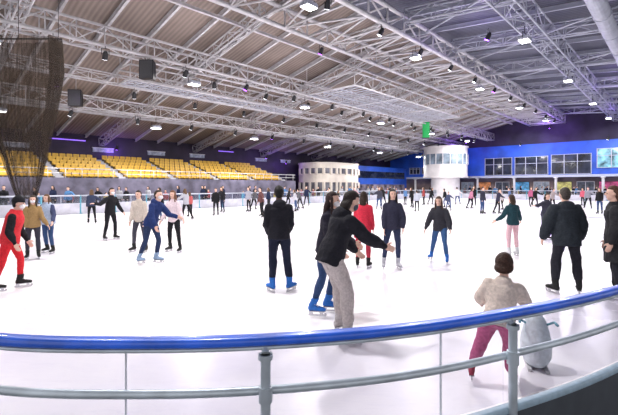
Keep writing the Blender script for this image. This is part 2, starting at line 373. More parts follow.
def speaker(loc, rot):
    e = empty('loudspeaker', loc, rot, label='black loudspeaker cabinet hung from the truss', category='loudspeaker')
    m = MB(); m._add([(-.35, -.25, 0), (.35, -.25, 0), (.28, .3, .05), (-.28, .3, .05), (-.35, -.25, .95), (.35, -.25, .95), (.28, .3, .9), (-.28, .3, .9)], [(3, 2, 1, 0), (4, 5, 6, 7), (0, 1, 5, 4), (1, 2, 6, 5), (2, 3, 7, 6), (3, 0, 4, 7)])
    m.build('cabinet', BLACK, parent=e)
    g = MB(); g.box((0, -.27, .475), (.6, .03, .85)); g.build('grille', mat('grille', (.05, .05, .055), .4), parent=e)
    h = MB(); h.tube((0, 0, .9), (0, 0, 1.7), .015); h.tube((-.3, 0, .97), (.3, 0, .97), .02); h.build('bracket', STEEL, parent=e)
speaker(U(148, 20, 6.95), 0); speaker(U(76, 23, 6.2), .2)
e = empty('hanging_lamp', U(426, 42, 6.7), 0, label='bright green hanging cylindrical lamp', category='lamp')
g = MB(); g.tube((0, 0, 0), (0, 0, 1.6), .36, n=20); g.build('lamp_shade', mat('green_glow', (0.02, .40, .10), emit=.35), parent=e, smooth=False)
g = MB(); g.tube((0, 0, -.06), (0, 0, 4.2), .02); g.tube((0, 0, -.06), (0, 0, 0), .38, n=20); g.tube((0, 0, 1.6), (0, 0, 1.68), .38, n=20); g.build('rim', BLACK, parent=e)

# ---------------- stands
RISE = .30; PIT = 4.12; NR = 6
e = empty('grandstand', AB(4.4, 29.6, 0), ANG, label='stepped grey concrete grandstand with aisles', category='grandstand')
m = MB()
for k in range(NR): m.box((12.4, .55+.95*k+.5, (2.0+RISE*k)/2), (25.6, 1.0, 2.0+RISE*k))
m.box((12.4, .55+.95*6+.4, 1.9), (25.6, .8, 3.85)); m.build('step', CONC, parent=e)
m = MB(); m.box((12.4, -.02, 1.1), (25.6, .12, 2.2)); m.build('parapet', mat('parapet', (.12, .11, .16), .6, nscale=1.2, noise=.5), parent=e)
m = MB(); m.tube((-.2, 0, 2.8), (25.2, 0, 2.8), .03)
for i in range(26): m.tube((i*1.0-.1, 0, 2.2), (i*1.0-.1, 0, 2.8), .02, n=6)
m.tube((-.2, 0, 2.5), (25.2, 0, 2.5), .02); m.build('railing', STEEL, parent=e, smooth=True)
AM = mat('aisle', (.42, .42, .46), .7)
for j in range(6):
    m = MB()
    for k in range(NR*2): m.box((3.82+PIT*j, .55+.475*k+.2, 2.0+RISE*.5*k+.08), (.5, .48, .2))
    m.build('aisle_step', AM, parent=e)
YEL = mat('yellow_plastic', (0.60, 0.36, 0.035), .5, nscale=5, noise=.25)
s = MB(); s.box((0, 0, .36), (.42, .38, .05)); s.box((0, .2, .53), (.42, .05, .34), Matrix.Rotation(-.15, 3, 'X')); s.box((0, .228, .70), (.38, .06, .04))
s.box((0, .05, .17), (.05, .3, .34)); s.box((0, -.19, .345), (.42, .03, .06))
seat0 = None
for j in range(6):
    for k in range(NR):
        for i in range(7):
            p = AB(4.4+.5+PIT*j+.49*i-.2, 29.6+.55+.95*k+.6, 2.0+RISE*k)
            if seat0 is None: seat0 = s.build('stadium_seat', YEL, loc=p, rot=ANG, label='yellow moulded plastic stadium seat in a row', category='seat', group='yellow seats on the grandstand')
            else: dup(seat0, p)

def sq_ring(cx, cy, hx, hy, r, n=8):
    out = []
    for (sx, sy, t0) in ((1, 1, 0), (-1, 1, 90), (-1, -1, 180), (1, -1, 270)):
        for j in range(n+1):
            t = math.radians(t0+90*j/n); out.append((cx+sx*(hx-r)+r*math.cos(t), cy+sy*(hy-r)+r*math.sin(t)))
    return out
def prism(m, ring, z0, z1):
    n = len(ring)
    return m._add([(x, y, z0) for x, y in ring]+[(x, y, z1) for x, y in ring], [tuple(reversed(range(n))), tuple(range(n, 2*n))]+[(i, (i+1) % n, (i+1) % n+n, i+n) for i in range(n)])
pv = empty('corner_pavilion', AB(39.4, 33.2, 0), ANG, label='cream two storey corner pavilion with rounded ends and windows', category='building')
HX, HY, RC = 4.1, 2.7, 2.2
m = MB(); prism(m, sq_ring(0, 0, HX, HY, RC), 0, 4.35); prism(m, sq_ring(0, 0, HX+.1, HY+.1, RC+.1), 4.35, 4.5); m.build('wall', CREAM, parent=pv)
m = MB(); prism(m, sq_ring(0, 0, HX+.03, HY+.03, RC+.03), 3.15, 3.8); m.build('glazing', WGS, parent=pv)
m = MB(); prism(m, sq_ring(0, 0, HX+.03, HY+.03, RC+.03), .9, 2.1); m.build('glazing', WGS, parent=pv)
ring = sq_ring(0, 0, HX+.05, HY+.05, RC+.05, 4)
mu = None
pts = [ring[i] for i in range(8, 18)]+[(-1.2, -HY-.05), (0, -HY-.05), (1.2, -HY-.05)]
for (x, y) in pts:
    for z in (3.1, .85):
        if mu is None: q = MB(); q.box((0, 0, .6), (.30, .30, 1.3)); mu = q.build('mullion', CREAM, parent=pv)
        else: mu = mu.copy(); COL.objects.link(mu)
        mu.location = (x*.985, y*.985, z); mu.scale = (1, 1, .55 if z > 2 else 1)
bx = empty('blue_annex', AB(52, 35, 0), ANG, label='low dark blue annex building with window band beside pavilion', category='building')
m = MB(); m.box((0, 0, 2.2), (15, 3.2, 4.4)); m.box((0, 0, 4.45), (15.2, 3.4, .15)); m.build('wall', BLUEWALL, parent=bx)
m = MB(); m.box((0, -1.62, 3.3), (13.5, .05, 1.0)); m.build('glazing', WG, parent=bx)
m = MB(); m.box((0, -1.62, 1.1), (13.5, .05, 1.6)); m.build('shopfront', mat('shopfront_glass', (.14, .12, .16), .2, nscale=1, noise=.8, emit=.3), parent=bx)
bo = empty('commentary_booth', AB(53.9, 24.2, 0), ANG, label='white cylindrical glazed booth raised on a drum', category='booth')
m = MB(); m.tube((0, 0, 2.9), (0, 0, 6.9), 2.9, n=40); m.tube((0, 0, 6.9), (0, 0, 7.05), 3.05, n=40); m.tube((0, 0, 2.8), (0, 0, 3.0), 3.0, n=40); m.build('wall', WHITEP, parent=bo)
m = MB(); m.tube((0, 0, 4.6), (0, 0, 6.0), 2.93, n=40); m.build('glazing', mat('booth_glass', (.20, .26, .32), .1, nscale=1, noise=.6), parent=bo)
mu = None
for i in range(20):
    t = 2*math.pi*i/20
    if mu is None: q = MB(); q.tube((0, 0, 4.6), (0, 0, 6.0), .05, n=6); mu = q.build('mullion', WHITEP, parent=bo)
    else: mu = mu.copy(); COL.objects.link(mu)
    mu.location = (math.cos(t)*2.95, math.sin(t)*2.95, 0)
m = MB(); m.tube((0, 0, 0), (0, 0, 2.9), 1.9, n=30); m.tube((0, 0, 0), (0, 0, .3), 2.05, n=30); m.build('base', WHITEP, parent=bo)

# ---------------- far barrier panels
e = None
GP = glass_mat('barrier_glass', (.86, .89, .93), .07)
BW = mat('barrier_board', (.50, .50, .57), .45, nscale=1.5, noise=.25)
def barrier(loc, rot):
    e = empty('rink_barrier', loc, rot, label='rink barrier panel with pale kickboard, glass and rail', category='barrier', group='far rink barrier')
    m = MB(); m.box((0, 0, .3), (1.94, .06, .6)); m.build('kickboard', BW, parent=e)
    m = MB(); m.box((0, 0, .83), (1.9, .015, .44)); m.build('glass', GP, parent=e)
    m = MB(); m.tube((-1, 0, 1.08), (1, 0, 1.08), .045); m.tube((0, 0, .6), (0, 0, 1.08), .022); m.tube((-1, 0, .61), (1, 0, .61), .03); m.build('handrail', STEELD, parent=e, smooth=True)
    m = MB(); m.tube((-.97, 0, 0), (-.97, 0, 1.12), .045); m.box((-.97, 0, .03), (.14, .2, .05)); m.build('post', mat('teal_post', (.10, .32, .42), .4), parent=e)
    return e
bp = []
for i in range(26): bp.append((AB(-2.9+2*i, 26.15), ANG))
for i in range(5):
    t = math.radians(9+18*i); bp.append((AB(48+6.15*math.sin(t), 20+6.15*math.cos(t)), ANG-t))
for i in range(11): bp.append((AB(54.15, 19-2*i), ANG-math.pi/2))
for p, r_ in bp:
    if p.x < -22: continue
    if p.y < 2 : continue
    if e is None: e = barrier(p, r_)
    else: dup(e, p, rot=r_)

# ---------------- foreground barrier
fb = empty('foreground_barrier', Vector((-.2, 1.575, 0)), 0, label='curved rink-side barrier with blue handrail, steel posts and glass', category='barrier')
O = fb.location.copy()
def sweep(pts, prof, closed=True):
    m = MB(); n = len(prof)
    for i, p in enumerate(pts):
        t = (pts[min(i+1, len(pts)-1)]-pts[max(i-1, 0)]).normalized(); nn = Z.cross(t)
        for (x, z) in prof: m.v.append(p-O+nn*x+Z*z)
    for i in range(len(pts)-1):
        for j in range(n if closed else n-1):
            k = (j+1) % n; m.f.append((i*n+j, i*n+k, (i+1)*n+k, (i+1)*n+j))
    if closed: m.f.append(tuple(reversed(range(n)))); m.f.append(tuple((len(pts)-1)*n+i for i in range(n)))
    return m
def rrect(w, h, zc, r, k=4):
    out = []
    for (sx, sz, t0) in ((1, 1, 0), (-1, 1, 90), (-1, -1, 180), (1, -1, 270)):
        for j in range(k+1):
            t = math.radians(t0+90*j/k); out.append((sx*(w/2-r)+r*math.cos(t), zc+sz*(h/2-r)+r*math.sin(t)))
    return out
RB = mat('blue_handrail_plastic', (.025, .13, .72), .32, nscale=6, noise=.3, coat=.3)
RG = mat('galvanised_steel', (.50, .57, .61), .38, .4, nscale=8, noise=.2)
sweep(path, rrect(.064, .036, 1.045, .016)).build('handrail', RB, parent=fb, smooth=True, label='glossy blue plastic handrail')
sweep(path, rrect(.045, .014, 1.018, .005)).build('rail_support', RG, parent=fb, smooth=True)
sweep([p for p in path], rrect(.034, .034, .845, .0165)).build('lower_rail', RG, parent=fb, smooth=True)
sweep(path, rrect(.045, .035, .59, .012)).build('base_trim', mat('pale_blue_trim', (.30, .42, .5), .4), parent=fb, smooth=True)
sweep(path, rrect(.03, .575, .2875, .005)).build('kickboard', mat('charcoal_kickboard', (.05, .06, .07), .5, nscale=10), parent=fb)
def near_u(u):
    best = min(range(len(path)), key=lambda i: abs(309+400*path[i].x/path[i].y-u) if path[i].y > 0 else 1e9); return best
posts = [near_u(266), near_u(509)]
for pi_ in posts+[36, len(path)-42]:
    p = path[pi_]; t = (path[pi_+1]-path[pi_-1]).normalized(); nn = Z.cross(t)
    q = p-O-nn*.03
    m = MB(); m.tube(q+Z*.0, q+Z*1.0, .0195, n=18); m.tube(q+Z*1.0, p-O+Z*1.02, .015, n=12); m.tube(q+Z*.815, q+Z*.875, .027, n=18); m.tube(q+Z*.98, q+Z*1.0, .028, n=18)
    m.tube(q+Z*0, q+Z*.02, .05, n=18); m.tube(q+Z*.845, q+nn*.05+Z*.845, .012)
    m.build('post', RG, parent=fb, smooth=False)
seams = sorted([0, near_u(125), near_u(266), near_u(443), near_u(509), len(path)-1])
FG = glass_mat('front_glass', (.91, .91, .94), .03)
for i in range(len(seams)-1):
    seg = path[seams[i]:seams[i+1]+1]
    if len(seg) < 2: continue
    seg = [p.copy() for p in seg]; seg[0] = seg[0].lerp(seg[1], .04); seg[-1] = seg[-1].lerp(seg[-2], .04)
    sweep(seg, [(.022, .61), (.027, .61), (.027, 1.01), (.022, 1.01)]).build('glass_panel', FG, parent=fb)
    if i in (1, 3):
        p = path[seams[i]]; t = (path[seams[i]+1]-path[seams[i]-1]).normalized(); nn = Z.cross(t)
        m = MB(); m.box(p-O+nn*.025+Z*.81, (.004, .010, .40), Matrix((t, nn, Z)).transposed()); m.build('glass_joint', mat('joint', (.6, .64, .68), .4), parent=fb)

# ---------------- net curtain
cloth = bpy.data.materials.new('black_netting'); cloth.use_nodes = True
nt = cloth.node_tree; bs = nt.nodes['Principled BSDF']; bs.inputs['Base Color'].default_value = (.035, .022, .014, 1); bs.inputs['Roughness'].default_value = .9
tc = nt.nodes.new('ShaderNodeTexCoord'); nzz = nt.nodes.new('ShaderNodeTexNoise'); nzz.inputs['Scale'].default_value = 2.5; nzz.inputs['Detail'].default_value = 4
mp = nt.nodes.new('ShaderNodeMapping'); mp.inputs['Scale'].default_value = (5, 5, .5)
nt.links.new(tc.outputs['Object'], mp.inputs[0]); nt.links.new(mp.outputs[0], nzz.inputs['Vector'])
r2 = nt.nodes.new('ShaderNodeMapRange'); r2.inputs[1].default_value = .35; r2.inputs[2].default_value = .65; r2.inputs[3].default_value = .27; r2.inputs[4].default_value = .70
nt.links.new(nzz.outputs['Fac'], r2.inputs[0]); nt.links.new(r2.outputs[0], bs.inputs['Alpha'])
nb = U(27, 14, 1.2)
e = empty('safety_net', nb, 0, label='gathered black safety netting hanging from the roof', category='net')
m = MB(); rows = 14; cols = 90
for k in range(rows+1):
    t = k/rows; z = t*5.6; w = .28+1.15*min(1, t*1.25)**.9; dd = .2+.2*t
    for i in range(cols):
        th = 2*math.pi*i/cols; rr_ = 1+.12*math.sin(th*13+t*2)+.05*math.sin(th*29)
        m.v.append(Vector((math.cos(th)*w*rr_-.35*t, math.sin(th)*dd*rr_, z)))
for k in range(rows):
    for i in range(cols): j = (i+1) % cols; m.f.append((k*cols+i, k*cols+j, (k+1)*cols+j, (k+1)*cols+i))
m.build('netting', cloth, parent=e, smooth=True)
m = MB(); m.tube((-2.2, 0, 5.6), (1.2, 0, 5.6), .03)
for x in (-2, -.3, 1.1): m.tube((x, 0, 5.6), (x, 0, 8.5), .01)
m.build('cable', BLACK, parent=e)

# ======================= PEOPLE =======================
tex = bpy.data.textures.new('folds', 'CLOUDS'); tex.noise_scale = .14
POST = []
def add_mods(o, voxel, disp=0.0, smooth=4):
    r = o.modifiers.new('r', 'REMESH'); r.mode = 'VOXEL'; r.voxel_size = voxel; r.use_smooth_shade = True
    s_ = o.modifiers.new('s', 'SMOOTH'); s_.iterations = smooth; s_.factor = .5
    if disp > 0:
        d_ = o.modifiers.new('d', 'DISPLACE'); d_.texture = tex; d_.strength = disp; d_.mid_level = .5; d_.texture_coords = 'LOCAL'
    POST.append(o)
SK = {'l': (.72, .45, .35), 'm': (.50, .29, .20), 'd': (.12, .06, .04)}
def cm(c, kind='cloth'):
    k = '%s_%d_%d_%d' % (kind, c[0]*255, c[1]*255, c[2]*255)
    if kind == 'hair': return mat(k, c, .6, nscale=60, noise=.4, bump=.5, spec=.25)
    if kind == 'skin': return mat(k, c, .5, nscale=12, noise=.06)
    return mat(k, c, .85, nscale=45, noise=.18, bump=.3, spec=.25)
def nv(v, sd, M): return (M@Vector((v[0]*sd, v[1], v[2]))).normalized()
NA = ((.14, .05, -1), (.08, .3, -1)); NLg = ((.07, .05, -1), (.03, -.08, -1), 0)
def person(pos, H, yaw, lab, lean=6, roll=0, aL=NA, aR=NA, lL=NLg, lR=NLg, head=(0, 0), skin='l', top=(.02, .02, .03), bot=(.03, .04, .08), hair=(.03, .018, .012), hl=0, hem=-.1, puff=.02,
           boots=(.02, .02, .02), mask=None, hood=False, beanie=None, vest=None, child=False, bpuff=.0, level=None, group=None):
    d = pos.y; lv = level if level is not None else (0 if d < 7.5 else 1 if d < 13.5 else 2)
    vx = [.0095, .014, .024][lv]; s = H/1.83
    e = empty('person', pos, 0, label=lab, category='person')
    if group: e['group'] = group
    Y = Matrix.Rotation(math.radians(yaw), 3, 'Z')
    R = Y@Matrix.Rotation(math.radians(-lean), 3, 'X')@Matrix.Rotation(math.radians(roll), 3, 'Y')
    hs = 1.35 if child else 1.0; ls = .88 if child else 1.0
    J = {}
    for sd, leg in ((-1, lL), (1, lR)):
        h = R@Vector((sd*.09, 0, 0)); k = h+nv(leg[0], sd, Y)*.43*ls; an = k+nv(leg[1], sd, Y)*.42*ls; J[sd] = (h, k, an)
    def bottom(sd):
        return J[sd][2].z-.16-.12*abs(math.sin(math.radians((lL if sd < 0 else lR)[2])))
    zmin = min(bottom(-1), bottom(1)); mid = (J[-1][2]+J[1][2])/2
    st = J[-1][2] if bottom(-1) < bottom(1)-.03 else J[1][2] if bottom(1) < bottom(-1)-.03 else mid
    ref = st*.6+mid*.4
    P = Vector((-ref.x, -ref.y, -zmin+.002))
    T = lambda v: (P+v)*s
    rx_, ry_ = R@Vector((1, 0, 0)), R@Vector((0, 1, 0))
    def rings(L, add=0.0):
        return [(T(R@Vector((0, q[3] if len(q) > 3 else 0, q[0]))), rx_*(q[1]+add)*s, ry_*(q[2]+add)*s) for q in L]
    ws = .90 if hl > .1 else 1.0
    body = MB()
    body.loft(rings([(-.1, .10, .08), (-.03, .15, .10), (.05, .155, .105), (.15, .135*ws, .09), (.22, .13*ws, .09), (.33, .155*ws, .105, .01), (.42, .17*ws, .10), (.47, .15*ws, .085), (.50, .10, .07), (.53, .06, .06), (.6, .054, .056, .01)]), 20)
    Rh = Y@Matrix.Rotation(math.radians(head[0]), 3, 'Z')@Matrix.Rotation(math.radians(-lean*.5-head[1]), 3, 'X')
    nb_ = R@Vector((0, 0, .57)); C = nb_+Rh@Vector((0, .02, .12*hs))
    Hh = lambda x, y, z: T(C+Rh@Vector((x, y, z))*hs)
    S = s*hs
    body.cone(T(R@Vector((0, 0, .50))), T(C+Rh@Vector((0, -.02, -.05))), .055*s, .052*s)
    body.ball(Hh(0, -.005, .015), .076*S, .094*S, .10*S, Rh); body.ball(Hh(0, .022, -.05), .056*S, .066*S, .066*S, Rh)
    body.ball(Hh(0, .06, -.095), .026*S, .022*S, .02*S, Rh)
    body.loft([(Hh(0, .088, .02), Rh@Vector((.007*S, 0, 0)), Rh@Vector((0, .008*S, 0))), (Hh(0, .104, -.018), Rh@Vector((.015*S, 0, 0)), Rh@Vector((0, .014*S, 0))), (Hh(0, .092, -.03), Rh@Vector((.013*S, 0, 0)), Rh@Vector((0, .01*S, 0)))], 10)
    for sd in (-1, 1): body.ball(Hh(sd*.078, -.008, -.01), .011*S, .02*S, .031*S, Rh)
    top_m = MB()
    for sd, arm in ((-1, aL), (1, aR)):
        sh = R@Vector((sd*.168*ws, 0, .43)); el = sh+nv(arm[0], sd, Y)*.285*ls; fd = nv(arm[1], sd, Y); wr = el+fd*.245*ls
        body.chain([(T(sh), .05*s), (T(el), .038*s), (T(wr), .026*s)])
        nin = -(Y@Vector((sd, 0, 0))); nin = nin-fd*nin.dot(fd)
        if nin.length < .3: nin = Vector((0, 0, -1))-fd*fd.dot(Vector((0, 0, -1)))
        nin.normalize(); w = fd.cross(nin).normalized()
        if w.dot(Y@Vector((0, 1, .3))) < 0: w = -w
        Mx = Matrix((w, nin, fd)).transposed()
        body.ball(T(wr+fd*.05), .042*s, .018*s, .055*s, Mx)
        if lv < 2:
            for q, (of, ln) in enumerate(((.030, .070), (.011, .080), (-.009, .074), (-.028, .056))):
                b0 = wr+fd*.085+w*of; b1 = b0+(fd+nin*.25).normalized()*ln*.55; b2 = b1+(fd+nin*.9).normalized()*ln*.5
                body.chain([(T(b0), .0105*s), (T(b1), .0095*s), (T(b2), .0085*s)])
            b0 = wr+fd*.03+w*.03; b1 = b0+(fd*.6+w).normalized()*.035; b2 = b1+(fd+w*.3+nin*.3).normalized()*.03
            body.chain([(T(b0), .014*s), (T(b1), .0115*s), (T(b2), .0095*s)])
        p = puff
        top_m.chain([(T(sh), (.058+p*.8)*s), (T(sh.lerp(el, .5)), (.054+p)*s), (T(el), (.046+p)*s), (T(el.lerp(wr, .5)), (.044+p*.9)*s), (T(wr-fd*.02), (.034+p*.6)*s)])
    bot_m = MB()
    for sd in (-1, 1):
        h, k, an = J[sd]
        body.chain([(T(h), .075*s), (T(k), .05*s), (T(k.lerp(an, .35)), .048*s), (T(an), .034*s)])
        p = bpuff
        bot_m.chain([(T(h+R@Vector((-sd*.005, 0, -.01))), (.096+p*.3)*s), (T(h.lerp(k, .5)), (.083+p*.7)*s), (T(k), (.062+p)*s), (T(k.lerp(an, .35)), (.062+p)*s), (T(k.lerp(an, .72)), (.052+p)*s)])
    bot_m.loft(rings([(-.12, .13, .10), (-.05, .168, .12), (.03, .165, .118), (.1, .15, .105)]), 20)
    skn = SK[skin]
    o = body.build('body', cm(skn, 'skin'), parent=e); add_mods(o, vx*.8, 0, 2)
    p = puff; q = []
    if hem < -.2: q += [(hem, .205, .16), ((hem-.1)/2, .195, .15)]
    else: q += [(hem, .165, .12)]
    q += [(-.06, .17, .125), (.03, .165, .12), (.15, .15*ws, .105), (.24, .148*ws, .105, .003), (.34, .166*ws, .118, .008), (.42, .172*ws, .112), (.475, .14*ws, .095), (.505, .095, .08), (.55, .064, .066), (.57, .06, .062)]
    if vest:
        vm = MB(); vm.loft(rings([(x[0],)+tuple(x[1:]) for x in q], p+.022), 22)
        o = vm.build('vest', cm(vest), parent=e); add_mods(o, vx, .03 if lv < 2 else 0, 2)
    top_m.loft(rings(q[:-4], p*.9), 22); top_m.loft(rings(q[-5:], p*.5), 22)
    if hood:
        top_m.ball(T(R@Vector((0, -.075, .50))), .12*s, .075*s, .085*s, R); top_m.loft(rings([(.49, .12, .10, -.02), (.55, .10, .095, -.02)]), 16)
    o = top_m.build('jacket', cm(top), parent=e); add_mods(o, vx, [.04, .035, 0][lv], 4)
    o = bot_m.build('trousers', cm(bot), parent=e); add_mods(o, vx, [.03, .02, 0][lv], 3)
    hm = MB(); hm.ball((0, 0, 0), 1, nu=24, nv=16)
    vs = []
    for v in hm.v:
        x, y, z = v
        fx = 1.0
        if y > .15 and z < .5: fx = .80
        if z < -.35 and abs(x) < .95 and y > -.3: fx = .72
        if abs(x) > .8 and y > -.25 and z < 0: fx = .86
        vs.append(Hh(x*.087*fx, (y*.106-.014)*1 if fx == 1 else (y*.106*fx-.014), z*.112*fx+.02))
    hm.v = vs
    hm.ball(Hh(0, -.055, -.035), .07*S, .05*S, .06*S, Rh)
    if hl > 0:
        dn = (Z*-1)*.75+(R@Vector((0, 0, -1)))*.35
        c0 = C+Rh@Vector((0, -.05, .0))*hs; L = []
        for t, wx, wy in ((0, .082, .06), (.25, .092, .066), (.55, .09, .058), (.85, .07, .045), (1, .035, .025)):
            back = -(Y@Vector((0, 1, 0)))*(.035*min(1, t*2.5))
            L.append((T(c0+dn*(hl+.06)*t+back), Y@Vector((wx*S, 0, 0)), Y@Vector((0, wy*S, 0))))
        hm.loft(L, 16)
        if hl > .15:
            for sd in (-1, 1):
                hm.chain([(Hh(sd*.078, .0, .03), .022*S), (T(C+Rh@Vector((sd*.085, .01, -.06))*hs), .024*S), (T(C+Rh@Vector((sd*.09, .03, -.13))*hs+dn*(hl*.35)), .022*S)])
    o = hm.build('hair', cm(hair, 'hair'), parent=e); add_mods(o, vx*.8, .012 if lv < 2 else 0, 2)
    if beanie:
        bm_ = MB(); bm_.ball((0, 0, 0), 1, nu=20, nv=14); bm_.v = [Hh(v.x*.097, v.y*.114-.012, max(v.z, -.05)*.128+.035) for v in bm_.v]; bm_.ball(Hh(0, -.01, .165), .022*S)
        o = bm_.build('beanie', cm(beanie), parent=e); add_mods(o, vx*.8, 0, 2)
    if mask:
        mm_ = MB(); mm_.ball(Hh(0, .052, -.048), .062*S, .058*S, .052*S, Rh); o = mm_.build('face_mask', cm(mask), parent=e, smooth=True)
    if lv < 2:
        for sd in (-1, 1):
            q_ = MB(); q_.ball(Hh(sd*.031, .0815, .004), .0125*S, .007*S, .0065*S, Rh, 10, 8); q_.build('eye', cm((.02, .012, .01), 'eye'), parent=e, smooth=True)
            q_ = MB(); q_.ball(Hh(sd*.032, .087, .024), .017*S, .005*S, .0035*S, Rh, 10, 6); q_.build('eyebrow', cm(hair, 'hair'), parent=e, smooth=True)
        if not mask:
            mo = MB(); mo.ball(Hh(0, .083, -.058), .022*S, .008*S, .0065*S, Rh, 12, 8); mo.build('mouth', cm((.45, .13, .12), 'lip'), parent=e, smooth=True)
    for sd, leg in ((-1, lL), (1, lR)):
        an = J[sd][2]; to = leg[3] if len(leg) > 3 else 10
        M = Y@Matrix.Rotation(math.radians(-sd*to), 3, 'Z')@Matrix.Rotation(math.radians(-leg[2]), 3, 'X')
        Q = lambda x, y, z: T(an+M@Vector((x, y, z)))
        mx, my, mz = M@Vector((1, 0, 0)), M@Vector((0, 1, 0)), M@Vector((0, 0, 1))
        shd = (J[sd][1]-an).normalized()
        b = MB()
        b.loft([(Q(0, -.085, -.055), mx*.026*s, mz*.03*s), (Q(0, -.05, -.045), mx*.038*s, mz*.045*s), (Q(0, .03, -.045), mx*.04*s, mz*.045*s), (Q(0, .1, -.055), mx*.046*s, mz*.035*s), (Q(0, .16, -.062), mx*.042*s, mz*.028*s), (Q(0, .19, -.066), mx*.025*s, mz*.02*s)], 14)
        b.loft([(Q(0, -.02, -.06), mx*.042*s, my*.055*s), (Q(0, -.015, 0), mx*.046*s, my*.06*s), (T(an+shd*.06), mx*.052*s, my*.06*s), (T(an+shd*.10), mx*.055*s, my*.062*s)], 16)
        o = b.build('ice_skate', cm(boots, 'boot'), parent=e); add_mods(o, max(.008, vx*.8), 0, 1)
        b = MB(); b.box(Q(0, .045, -.147), (.007*s, .29*s, .026*s), M)
        b.box(Q(0, -.05, -.115), (.018*s, .06*s, .045*s), M); b.box(Q(0, .12, -.115), (.018*s, .05*s, .045*s), M); b.box(Q(0, .055, -.094), (.065*s, .25*s, .014*s), M); b.box(Q(0, .185, -.13), (.007*s, .03*s, .03*s), M)
        b.build('blade', mat('blade_steel', (.5, .5, .53), .25, .9), parent=o)
        if lv == 0:
            b = MB(); b.tube(Q(0, .09, -.022), Q(0, -.0, .03), .003*s, n=6)
            for j in range(5): c_ = Q(0, .085-.022*j, -.018+.012*j); b.tube(c_-mx*.03*s, c_+mx*.03*s, .004*s, n=6)
            b.build('lace', mat('lace_white', (.75, .75, .75), .8), parent=o)
    return e

NAVY = (.012, .018, .05); BLK = (.010, .010, .013); JEAN = (.035, .07, .17); GREY = (.10, .10, .11); BLUEB = (.03, .15, .50); WHT = (.75, .72, .74)
SKF = ((.08, .38, -1), (.05, -.22, -1), 0)
WID = ((.16, .1, -1), (.1, -.1, -1), 0)
OUT = ((.75, .15, -.6), (.8, .45, -.25))
person(G(8, 290), 1.50, -70, 'person in red padded vest and trousers, black sleeves, leaning forward', lean=12, aL=((.1, .1, -1), (.1, .5, -.9)), aR=((.2, -.1, -1), (.1, .4, -.9)), lL=((.08, .34, -1), (.05, .0, -1), 0), lR=((.1, -.2, -1), (.1, -.25, -1), -4),
       top=BLK, bot=(.62, .02, .03), vest=(.6, .03, .04), mask=WHT, hair=BLK, beanie=BLK)
person(G(33, 259), 1.45, -150, 'person in mustard brown jacket and dark trousers with long hair', lean=4, hl=.25, top=(.30, .19, .08), bot=(.03, .03, .045), mask=WHT, aL=((.3, .2, -1), (.5, .3, -.8)))
person(G(50, 253), 1.47, 175, 'person in pale blue top and navy sleeves, jeans, brown hair', lean=4, hl=.22, hair=(.10, .05, .025), top=(.05, .06, .13), vest=(.35, .42, .55), bot=JEAN, aL=((.4, .2, -1), (.3, .6, -.7)), lL=((.15, .2, -1), (.1, -.1, -1), 0), lR=((.1, -.1, -1), (.05, -.3, -1), 0))
person(G(110, 240), 1.62, -120, 'person dressed in black with one arm stretched out sideways', lean=8, top=BLK, bot=BLK, mask=WHT, aR=((.8, .1, -.6), (.9, .1, .1)), aL=((.3, .2, -1), (.3, .5, -.8)), lL=WID, lR=((.18, .15, -1), (.1, -.15, -1), 0), hl=.08)
person(G(140, 252), 1.56, 170, 'person in cream jacket and dark trousers', top=(.55, .48, .42), bot=(.05, .05, .07), lean=6, lL=WID, lR=WID)
person(G(148, 264), 1.62, -110, 'person in navy hooded top leaning forward with arms reaching', lean=22, head=(0, -14), top=(.014, .03, .12), bot=(.02, .035, .09), hood=True, mask=WHT, aL=((.1, .7, -.8), (.1, .9, -.2)), aR=((.3, .3, -1), (.2, .6, -.8)), lL=((.08, .3, -1), (.05, -.2, -1), 0), lR=((.1, -.1, -1), (.08, -.4, -1), -10), boots=(.25, .35, .5))
person(G(175, 252), 1.56, 165, 'person in pale pink jacket and black leggings with brown hair', lean=4, hl=.3, hair=(.14, .06, .03), top=(.68, .56, .60), bot=BLK, aL=((.4, .15, -1), (.6, .4, -.7)), aR=((.3, .1, -1), (.4, .3, -.9)), lL=((.22, .15, -1), (.12, -.05, -1), 0), lR=((.16, -.05, -1), (.1, -.2, -1), 0))
person(G(281, 292), 1.66, 8, 'person in black hoodie and blue skates seen from behind', lean=2, skin='d', hair=(.008, .007, .007), top=(.012, .012, .018), bot=(.012, .016, .035), boots=BLUEB, hood=True, puff=.028,
       aL=((.12, .1, -1), (-.25, .6, -.8)), aR=((.12, .1, -1), (-.25, .6, -.8)), lL=((.04, .04, -1), (.03, -.04, -1), 0, 25), lR=((.1, .06, -1), (.12, -.06, -1), 0, 40), bpuff=.01)
person(G(321, 314), 1.60, -110, 'person in dark jacket and blue jeans with long curly hair', lean=9, hl=.28, hair=(.03, .015, .015), top=(.02, .018, .03), bot=(.03, .06, .15), boots=BLUEB, mask=WHT, lL=((.05, .22, -1), (.02, -.2, -1), 0), lR=((.12, .0, -1), (.08, -.32, -1), -6), puff=.02, aR=((.25, .2, -1), (-.2, .6, -.7)), aL=((.2, .4, -1), (.0, .9, -.5)))
person(G(344, 338), 1.68, -66, 'person in black padded jacket and grey trousers reaching forward', lean=22, head=(0, 14), hl=.08, hair=(.016, .010, .009), top=(.012, .012, .017), bot=(.46, .41, .40), mask=(.08, .09, .12),
       aR=((.2, .75, -.7), (.1, .9, -.4)), aL=((.2, .5, -.9), (.1, .8, -.7)), lL=((.1, .48, -1), (.05, .05, -1), 0, 10), lR=((.12, .34, -1), (.05, .02, -1), 0, 10), puff=.03, bpuff=.02, boots=(.45, .42, .42), hood=True)
person(G(363, 268), 1.55, -20, 'person in red coat with dark hair', lean=5, hl=.2, top=(.60, .03, .06), bot=(.5, .04, .07), hem=-.3)
